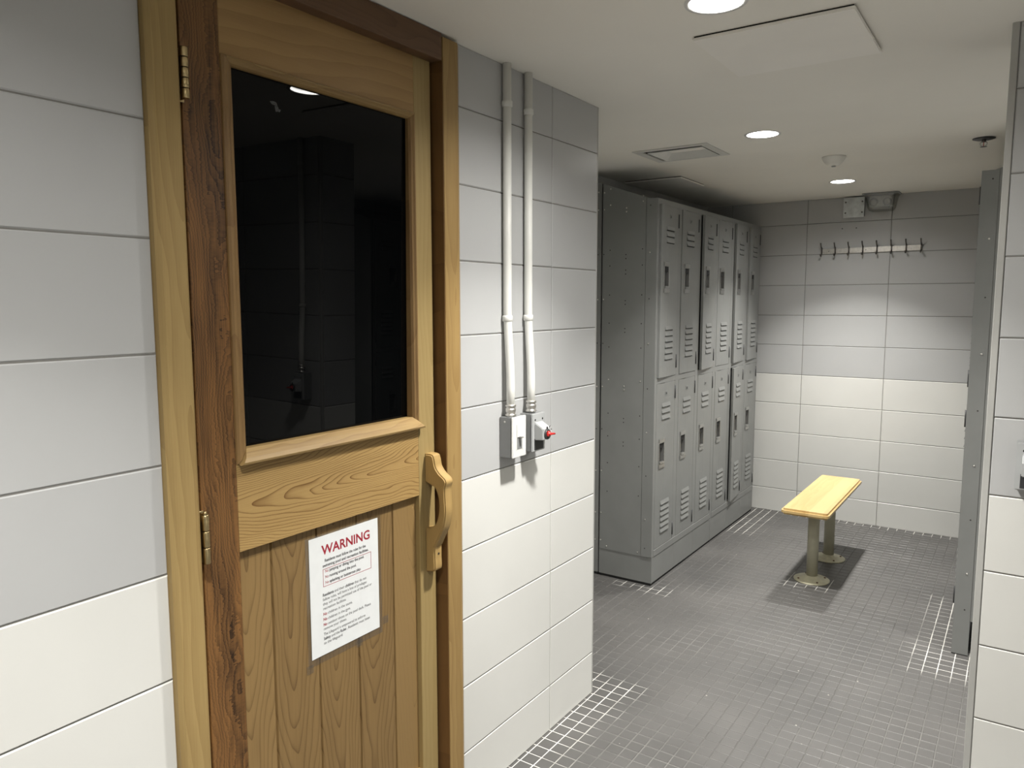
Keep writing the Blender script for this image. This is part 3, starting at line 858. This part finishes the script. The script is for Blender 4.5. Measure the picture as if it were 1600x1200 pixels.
def hinge_mesh(z0, z1):
    m = MB()
    m.tube([(.0015, -.001, z0), (.0015, -.001, z1)], .0038, 'dark_plastic', 10)
    m.box(-.0015, .0045, .0002, .004, z0, z1, 'dark_plastic')
    return m.mesh('hinge')
def plate_mesh(txt, z):
    m = MB()
    m.box(-.131, -.105, -.0016, .0002, z - .010, z + .010, 'locker', .0005)
    me = text_mesh(txt, .0175, .0008)
    w = max(q.co.x for q in me.vertices); n = len(m.v); idx = m._m('ink_black')
    m.v += [(-.118 + q.co.x - w / 2, -.0019, z - .0062 + q.co.y) for q in me.vertices]
    for pl in me.polygons:
        m.f.append(tuple(n + i for i in pl.vertices)); m.mi.append(idx); m.sm.append(False)
    bpy.data.meshes.remove(me)
    return m.mesh('number_plate', fix=False)
DZ = {False: (1.086, 1.956), True: (.188, 1.055)}
DOOR_ME = {lo: door_mesh(*DZ[lo], lo) for lo in (False, True)}
CUP_ME = {lo: cup_mesh(lo) for lo in (False, True)}
HINGE_ME = {False: [hinge_mesh(1.855, 1.925), hinge_mesh(1.125, 1.195)], True: [hinge_mesh(.960, 1.030), hinge_mesh(.210, .280)]}

def locker_bank(loc, rz, label, numbers, ajar, side=None, kick=True, cols=NCOL, group='locker banks'):
    t = thing('locker_bank', label, 'lockers', loc, rz, local=True, group=group)
    W = CW * cols
    m = MB()
    m.box(0.001, W - .001, .018, LD, Z_B, Z_T - .001, 'locker_dark')  # solid dark block stands for the shaded locker interior
    m.box(0, .0012, .0, LD, Z_B, Z_T, 'locker'); m.box(W - .0012, W, .0, LD, Z_B, Z_T, 'locker')
    for k in range(cols + 1):
        a, b = (k * CW - .0235, k * CW + .0235)
        if k == 0: a = 0.0
        if k == cols: b = W
        m.box(a, b, 0, .018, Z_B, Z_T, 'locker', .0015)
    m.box(.02, W - .02, .0003, .018, 1.957, Z_T, 'locker'); m.box(.02, W - .02, .0003, .018, 1.0565, 1.0845, 'locker')
    m.box(.02, W - .02, -.0020, .018, Z_B, .1865, 'locker', .0012)
    m.build('body', t)
    m = MB()          # sloping hood
    zz = lambda d: Z_T + .358 * (d - .045)
    m.prism([(0.0, Z_T), (.045, Z_T + .0005), (LD, zz(LD)), (LD, Z_T)], 'x', 0.0005, W - .0005, 'locker')
    m.build('sloping_top', t)
    if kick:
        m = MB()
        for k in range(cols):
            m.box(k * CW + .0006, (k + 1) * CW - .0006, .0005, .012, .014, Z_B - .001, 'locker', .001)
        m.box(0.0, .010, .0, LD, .014, Z_B - .001, 'locker'); m.box(W - .01, W, .006, LD, .014, Z_B - .001, 'locker')
        m.box(.003, W - .003, .006, LD - .005, 0.0, .014, 'rubber')
        m.build('base_panel', t)
    else:
        m = MB()
        m.box(0, .058, .0, .004, 0.004, Z_B, 'locker'); m.box(W - .058, W, .0, .004, .004, Z_B, 'locker')
        m.box(W - .004, W, 0, .058, .004, Z_B, 'locker')
        m.box(.03, W - .06, .10, LD - .01, 0, Z_B - .001, 'black'); m.box(.0, W, 0, .06, 0.0, .006, 'rubber')  # black block paints the dark hole of the open base
        m.build('plinth', t)
    if side:
        su = -.0025 if side == 'L' else W + .0025
        s0, s1 = (su, 0.0) if side == 'L' else (W, su)
        m = MB()
        m.box(s0, s1, .0615, LD - .004, Z_B, Z_T, 'locker')
        m.prism([(.0615, Z_T), (.0615, zz(.0615)), (LD - .004, zz(LD - .004)), (LD - .004, Z_T)], 'x', s0, s1, 'locker')
        m.box(s0 - (.0015 if side == 'L' else 0), s1 + (.0015 if side == 'R' else 0), 0.0, .060, Z_B if kick else .004, Z_T, 'locker', .0006)
        out = s0 if side == 'L' else s1; sg_ = -1 if side == 'L' else 1
        def stud(d, z, bright, r=.0042, front=False):
            o2 = out + sg_ * (.0015 if front else 0)
            if bright: m.lathe([(r, 0), (r * .8, sg_ * .0016), (r * .35, sg_ * .0024)], 'steel', (o2, d, z), 'x', 10)
            else: m.cyl((o2, d, z), r * .75, sg_ * .0004, 'plug', 'x', 8)
        B = lambda zs, d, f=False: [stud(d, z, br, front=f) for z, br in zs]
        B([(1.949, 0), (1.718, 1), (1.488, 0), (1.262, 1), (1.033, 0), (.807, 1), (.581, 0), (.352, 1), (.198, 0)], .0385, True)
        zs = [(1.972, 1), (1.737, 0), (1.657, 0), (1.508, 0), (1.363, 0), (1.239, 0), (1.068, 1), (.890, 0), (.769, 0), (.625, 0), (.470, 0), (.169, 1)]
        B(zs, .079); B([(1.998, 1)], .079)
        B([(2.046, 1), (1.965, 1)] + [(z, b) for z, b in zs[1:]], .260)
        for z, br in ((1.945, 1), (1.926, 1), (1.712, 0), (1.692, 0), (1.634, 0), (1.614, 0), (1.479, 0), (1.460, 0), (1.336, 0), (1.317, 0), (1.038, 1), (1.018, 1), (.869, 0), (.849, 0), (.744, 0), (.724, 0)):
            stud(.170, z, br)
        B([(2.030, 1), (1.945, 1), (1.717, 0), (1.485, 1), (1.257, 0), (1.030, 1), (.803, 0), (.578, 1), (.350, 1), (.198, 1)], .2955)
        m.build('side_panel', t)
    for k in range(cols):
        for lo in (False, True):
            u = (k + 1) * CW - .0260
            dd = bpy.data.objects.new('locker_door', DOOR_ME[lo]); COL.objects.link(dd); dd.parent = t
            a = ajar.get((k, lo), 0.0)
            dd.location = (u, -.0005 if a == 0 else -.002, DZ[lo][0])
            dd.rotation_euler = (0, 0, math.radians(a))
            for nm, me in (('handle_cup', CUP_ME[lo]), ('hinge', HINGE_ME[lo][0]), ('hinge', HINGE_ME[lo][1])):
                q = bpy.data.objects.new(nm, me); COL.objects.link(q); q.parent = dd; q.location = (0, 0, -DZ[lo][0])
            num = numbers[k * 2 + (1 if lo else 0)]
            if num:
                q = bpy.data.objects.new('number_plate', plate_mesh(num, 1.000 if lo else 1.903)); COL.objects.link(q); q.parent = dd
                q.location = (0, 0, -DZ[lo][0])
    return t
LX, LY = -0.2548, 3.5355
# viewed from the aisle the near (left) edge of each left-bank door carries the cup and the far edge the hinges
locker_bank((LX, LY, 0), PI / 2, 'near bank of grey two-tier lockers on the left, with the riveted side panel showing',
            ['36', '46', '37', '48', '38', '49'], {(0, False): 2.2, (2, False): 4.2, (1, False): .5}, side='L')
locker_bank((LX, LY + CW * 3, 0), PI / 2, 'far bank of grey two-tier lockers on the left, touching the back wall',
            ['39', '50', '40', '51', '41', '52'], {(1, False): 3.2, (2, False): 2.6, (1, True): 4.5})
RX = 1.0995; RY = 3.551
NO = [None] * 8
locker_bank((RX, RY + CW * 3, 0), -PI / 2, 'near bank of grey lockers on the right, seen edge-on beside the tiled partition', NO, {(2, True): .6}, side='R', kick=False)
locker_bank((RX, RY + CW * 6, 0), -PI / 2, 'far bank of grey lockers on the right, hidden behind the edge-on near bank', NO, {}, kick=True)
locker_bank((2.43, 4.70, 0), -PI / 2, 'grey lockers beyond the partition, seen only as a reflection in the dark door glass', NO, {})

# filler between the near bank and the alcove wall
m = MB()
x1 = LX - LD - .0075; x0f = XA + .001
zz = lambda x: Z_T + .358 * ((LX - x) - .045)
m.prism([(x0f, .014), (x1, .014), (x1, zz(x1)), (x0f, zz(x0f))], 'y', LY + .001, LY + .020, 'locker')
m.box(x0f, x1 - .002, LY + .003, LY + .02, 0, .0145, 'rubber')
m.box(x1, LX - LD - .0005, LY + .010, LY + .02, 0.0, 2.06, 'black')
for z, br in ((2.035, 1), (1.945, 1), (1.717, 0), (1.485, 1), (1.257, 0), (1.027, 1), (.800, 0), (.574, 1), (.345, 1), (.193, 1)):
    if br: m.lathe([(.0042, 0), (.0034, -.0016), (.0015, -.0024)], 'steel', (x1 - .018, LY + .001, z), 'y', 10)
    else: m.cyl((x1 - .018, LY + .001, z), .003, -.0004, 'plug', 'y', 8)
tag(m.build('filler_panel', org=(x0f, LY, 0)), 'narrow grey riveted strip between the near lockers and the tiled wall corner', 'panel')

# ------------------------------------------------------------------ bench
BX0, BX1, BY0, BY1, BZ = 0.301, 0.533, 3.862, 4.772, 0.430
bn = thing('bench', 'small pale wooden bench on two steel posts, between the lockers', 'bench', (.417, 4.317, 0))
BO = (.417, 4.317, 0)
m = MB()
bm = bmesh.new()
r = .020
pts = []
for cx, cy, a0 in ((BX1 - r, BY1 - r, 0), (BX0 + r, BY1 - r, 90), (BX0 + r, BY0 + r, 180), (BX1 - r, BY0 + r, 270)):
    for k in range(5):
        a = math.radians(a0 + k * 22.5); pts.append((cx + r * math.cos(a), cy + r * math.sin(a)))
m.prism(pts, 'z', BZ - .032, BZ, 'wood_bench', bev=.010, seg=4, smooth=False)
m.build('seat', bn, BO)
for y in (4.105, 4.515):
    m = MB()
    m.lathe([(.0285, .010), (.0285, BZ - .034)], 'cream_steel', (.414, y, 0), seg=28)
    m.lathe([(.075, BZ - .0365), (.075, BZ - .0325)], 'cream_steel', (.414, y, 0), seg=28)
    m.build('post', bn, BO)
    m = MB()
    m.lathe([(.0905, 0.0), (.0905, .004), (.084, .0075), (.056, .0085), (.052, .014), (.033, .016), (.0285, .026)], 'cream_plate', (.414, y, 0), seg=36)
    for k in range(4):
        a = math.radians(35 + 90 * k)
        m.lathe([(.0050, 0), (.0050, .003), (.003, .0042)], 'rust', (.414 + .071 * math.cos(a), y + .071 * math.sin(a), .0078), seg=10)
    m.build('floor_flange', bn, BO)

# ------------------------------------------------------------------ ceiling fittings
def access_panel(x0, x1, y0, y1, label, drop=.011):
    m = MB()
    m.box(x0 + .004, x1 - .004, y0 + .004, y1 - .004, H - .004, H - .0002, 'black')  # black backing paints the shadow line round the dropped panel
    m.box(x0, x1, y0, y1, H - drop, H - .004, 'panel_paint', .0018, 2)
    return tag(m.build('access_panel', org=((x0 + x1) / 2, (y0 + y1) / 2, H)), label, 'ceiling panel', 'ceiling access panels')
access_panel(.528, .915, 1.925, 2.303, 'large square white access panel in front of the nearest downlight')
access_panel(-.640, -.304, 3.945, 4.300, 'dim square access panel in the shadow above the left lockers')

vt = thing('ceiling_vent', 'square metal grille in the ceiling with a dropped centre plate', 'vent', (-.066, 3.348, H))
VO = (-.066, 3.348, H); a, b, c_, d_ = VENT
m = MB()
for q in ((a - .034, b + .034, c_ - .030, c_ + .001), (a - .034, b + .034, d_ - .001, d_ + .030), (a - .034, a + .001, c_ + .001, d_ - .001), (b - .001, b + .034, c_ + .001, d_ - .001)):
    m.box(*q, H - .0045, H - .0003, 'vent')
m.build('flange', vt, VO)
m = MB(); m.box(a - .002, b + .002, c_ - .002, d_ + .002, H + .05, H + .055, 'black')
for q in ((a - .003, a, c_, d_), (b, b + .003, c_, d_), (a, b, c_ - .003, c_), (a, b, d_, d_ + .003)): m.box(*q, H, H + .05, 'black')
m.build('neck', vt, VO)
def frustum(m, i, z_in, o, z_out, mat):
    I = [(i[0], i[2], z_in), (i[1], i[2], z_in), (i[1], i[3], z_in), (i[0], i[3], z_in)]
    Oo = [(o[0], o[2], z_out), (o[1], o[2], z_out), (o[1], o[3], z_out), (o[0], o[3], z_out)]
    for k in range(4):
        m.poly([I[k], I[(k + 1) % 4], Oo[(k + 1) % 4], Oo[k]], mat)
m = MB()
o_ = (a + .024, b - .004, c_ + .020, d_ - .004)
i_ = (a + .060, b - .040, c_ + .062, d_ - .030)
frustum(m, o_, H - .006, i_, H + .026, 'vent')
frustum(m, (o_[0] - .002, o_[1] + .002, o_[2] - .002, o_[3] + .002), H - .0065, (i_[0] - .002, i_[1] + .002, i_[2] - .002, i_[3] + .002), H + .028, 'vent')
m.box(o_[0] - .004, o_[1] + .002, o_[2] - .004, o_[2], H - .008, H - .004, 'vent', .001)
m.box(o_[0] - .004, o_[0], o_[2] - .004, o_[3], H - .008, H - .004, 'vent', .001)
m.build('deflector', vt, VO, fix=False)
m = MB(); m.box(i_[0], i_[1], i_[2], i_[3], H + .022, H + .026, 'panel_paint', .001); m.build('centre_plate', vt, VO)

m = MB()
m.lathe([(.0001, -.041), (.018, -.0410), (.028, -.0375), (.040, -.026), (.0485, -.012), (.0525, -.004), (.0530, -.0002)], 'detector', (.488, 3.845, H), seg=36)
m.cyl((.488, 3.845, H - .0465), .010, .003, 'grey_plastic', seg=14)
tag(m.build('smoke_detector', org=(.488, 3.845, H)), 'white domed smoke detector on the ceiling above the bench', 'smoke detector')

sp = thing('sprinkler', 'dark ceiling sprinkler head near the right lockers', 'sprinkler', (1.088, 3.77, H))
PO = (1.088, 3.77, H)
m = MB(); m.lathe([(.0420, -.0002), (.0420, -.0030), (.032, -.0062), (.012, -.0070)], 'dark_plastic', PO, seg=28); m.build('escutcheon', sp, PO)
m = MB(); m.cyl((PO[0], PO[1], H - .016), .008, .011, 'dark_steel', seg=14)
for s_ in (-1, 1):
    m.tube([(PO[0] + s_ * .006, PO[1], H - .014), (PO[0] + s_ * .013, PO[1], H - .020), (PO[0] + s_ * .011, PO[1], H - .028), (PO[0], PO[1], H - .034)], .0016, 'steel', 8)
m.cyl((PO[0], PO[1], H - .033), .0015, .018, 'red_plastic', seg=8)
m.build('frame', sp, PO)
m = MB(); m.lathe([(.013, -.0355), (.013, -.0345), (.004, -.034)], 'dark_steel', PO, seg=20); m.build('deflector', sp, PO)

# ------------------------------------------------------------------ back wall fittings
hr = thing('hook_rail', 'steel coat rail with eight double hooks high on the back wall', 'coat hooks', (.42, YB, 1.80))
HO = (.42, YB, 1.80)
tilt = lambda x: 1.8055 + (x - .42) * .008
m = MB()
m.prism([(.126, tilt(.126) - .017), (.712, tilt(.712) - .017), (.712, tilt(.712) + .017), (.126, tilt(.126) + .017)], 'y', YB - .007, YB - .0025, 'steel', .0006, 1)
for x in (.170, .395, .625): m.cyl((x, YB - .0074, tilt(x)), .0028, .0006, 'black', 'y', 10); m.cyl((x, YB - .003, tilt(x)), .006, .003, 'steel', 'y', 10)
m.build('rail', hr, HO)
hm = None
for k in range(8):
    x = .1265 + .0836 * k
    if hm is None:
        m = MB()
        y = YB - .008
        m.box(x - .0045, x + .0045, y - .003, y, 1.8055 - .020, 1.8055 + .024, 'dark_steel', .001)
        m.tube([(x, y - .002, 1.8055 + .014), (x, y - .014, 1.8055 + .022), (x, y - .030, 1.8055 + .034), (x, y - .042, 1.8055 + .050)], [.0042, .0040, .0038, .0045], 'dark_steel', 10)
        m.tube([(x, y - .002, 1.8055 - .010), (x, y - .010, 1.8055 - .024), (x, y - .022, 1.8055 - .034), (x, y - .036, 1.8055 - .032), (x, y - .042, 1.8055 - .021)], [.0042, .0040, .0038, .0038, .0044], 'dark_steel', 10)
        hm = m.mesh('hook', (x, YB, tilt(x)))
    o = bpy.data.objects.new('hook', hm); COL.objects.link(o); o.parent = hr
    o.location = Vector((x, YB, tilt(x))) - Vector(HO)
jb = thing('junction_box', 'square galvanised junction box left of the emergency light', 'junction box', (.319, YB, 2.075))
JO = (.319, YB, 2.075)
m = MB(); m.box(.262, .378, YB - .040, YB - .0005, 2.018, 2.135, 'grey_box', .003, 2); m.build('box', jb, JO)
m = MB(); m.box(.256, .380, YB - .0435, YB - .040, 2.012, 2.139, 'galv', .0015, 2)
for x in (.2685, .3675):
    for z in (2.042, 2.110): m.lathe([(.0052, 0), (.0052, -.001), (.002, -.002)], 'dark_steel', (x, YB - .0432, z), 'y', 12)
m.build('cover', jb, JO)
m = MB()
for x in (.246, .331): m.cyl((x, YB - .0006, 1.948), .0038, .0008, 'plug', 'y', 12)
tag(m.build('wall_plugs', org=(.288, YB, 1.948)), 'two small dark screw holes in the tile below the junction box', 'screw holes', kind='structure')

el = thing('emergency_light', 'twin-head emergency light inside a clear guard at the top of the back wall', 'emergency light', (.475, YB, 2.10))
EO = (.475, YB, 2.10)
m = MB(); m.box(.405, .545, YB - .030, YB - .0005, 2.072, 2.140, 'white_plastic', .004, 2); m.build('housing', el, EO)
for x in (.438, .516):
    m = MB()
    m.lathe([(.012, -.010), (.027, -.026), (.029, -.044), (.026, -.047)], 'white_plastic', (x, YB - .030, 2.096), 'y', 22)
    m.lathe([(.0255, -.0478), (.014, -.0500), (.002, -.0508)], 'chrome_dull', (x, YB - .030, 2.096), 'y', 22)
    m.build('lamp_head', el, EO)
m = MB()
def guard(m, s):
    # tapered clear tray, wide at the ceiling and closing to the wall below
    ring = []
    for (z, hw, dep) in ((2.138, .100, .135), (2.128, .092, .125), (2.100, .086, .116), (2.066, .080, .104), (2.048, .072, .086), (2.040, .058, .060)):
        hw -= s; dep -= s
        pts = [(.480 - hw, YB - .001)]
        for k in range(7):
            a = PI - k * PI / 12; pts.append((.480 - hw + .03 + .03 * math.cos(a), YB - dep + .03 - .03 * math.sin(a)))
        for k in range(7):
            a = PI / 2 - k * PI / 12; pts.append((.480 + hw - .03 + .03 * math.cos(a), YB - dep + .03 - .03 * math.sin(a)))
        pts.append((.480 + hw, YB - .001))
        ring.append([(p[0], p[1], z + (s if z < 2.05 else 0)) for p in pts])
    return ring
A = guard(m, 0.0); B = guard(m, .0028)
for R2 in (A, B):
    for r0, r1 in zip(R2[:-1], R2[1:]):
        for k in range(len(r0) - 1):
            m.poly([r0[k], r0[k + 1], r1[k + 1], r1[k]], 'clear', True)
    m.poly(R2[-1], 'clear')
for k in range(len(A[0]) - 1): m.poly([A[0][k], A[0][k + 1], B[0][k + 1], B[0][k]], 'clear')
g = m.build('guard', el, EO); g['label'] = 'clear moulded plastic guard'
m = MB()
pts = [(p[0] + (p[0] - .480) * .06, p[1] - (.004 if p[1] < YB - .01 else 0)) for p in A[0]]
m.prism(pts, 'z', H - .0062, H - .0020, 'grey_plastic'); m.prism(pts, 'z', H - .0020, H - .0005, 'black')  # black layer paints the thin shadow line above the flange
m.build('guard_flange', el, EO)

for o in list(COL.objects):
    if '_org' in o: del o['_org']
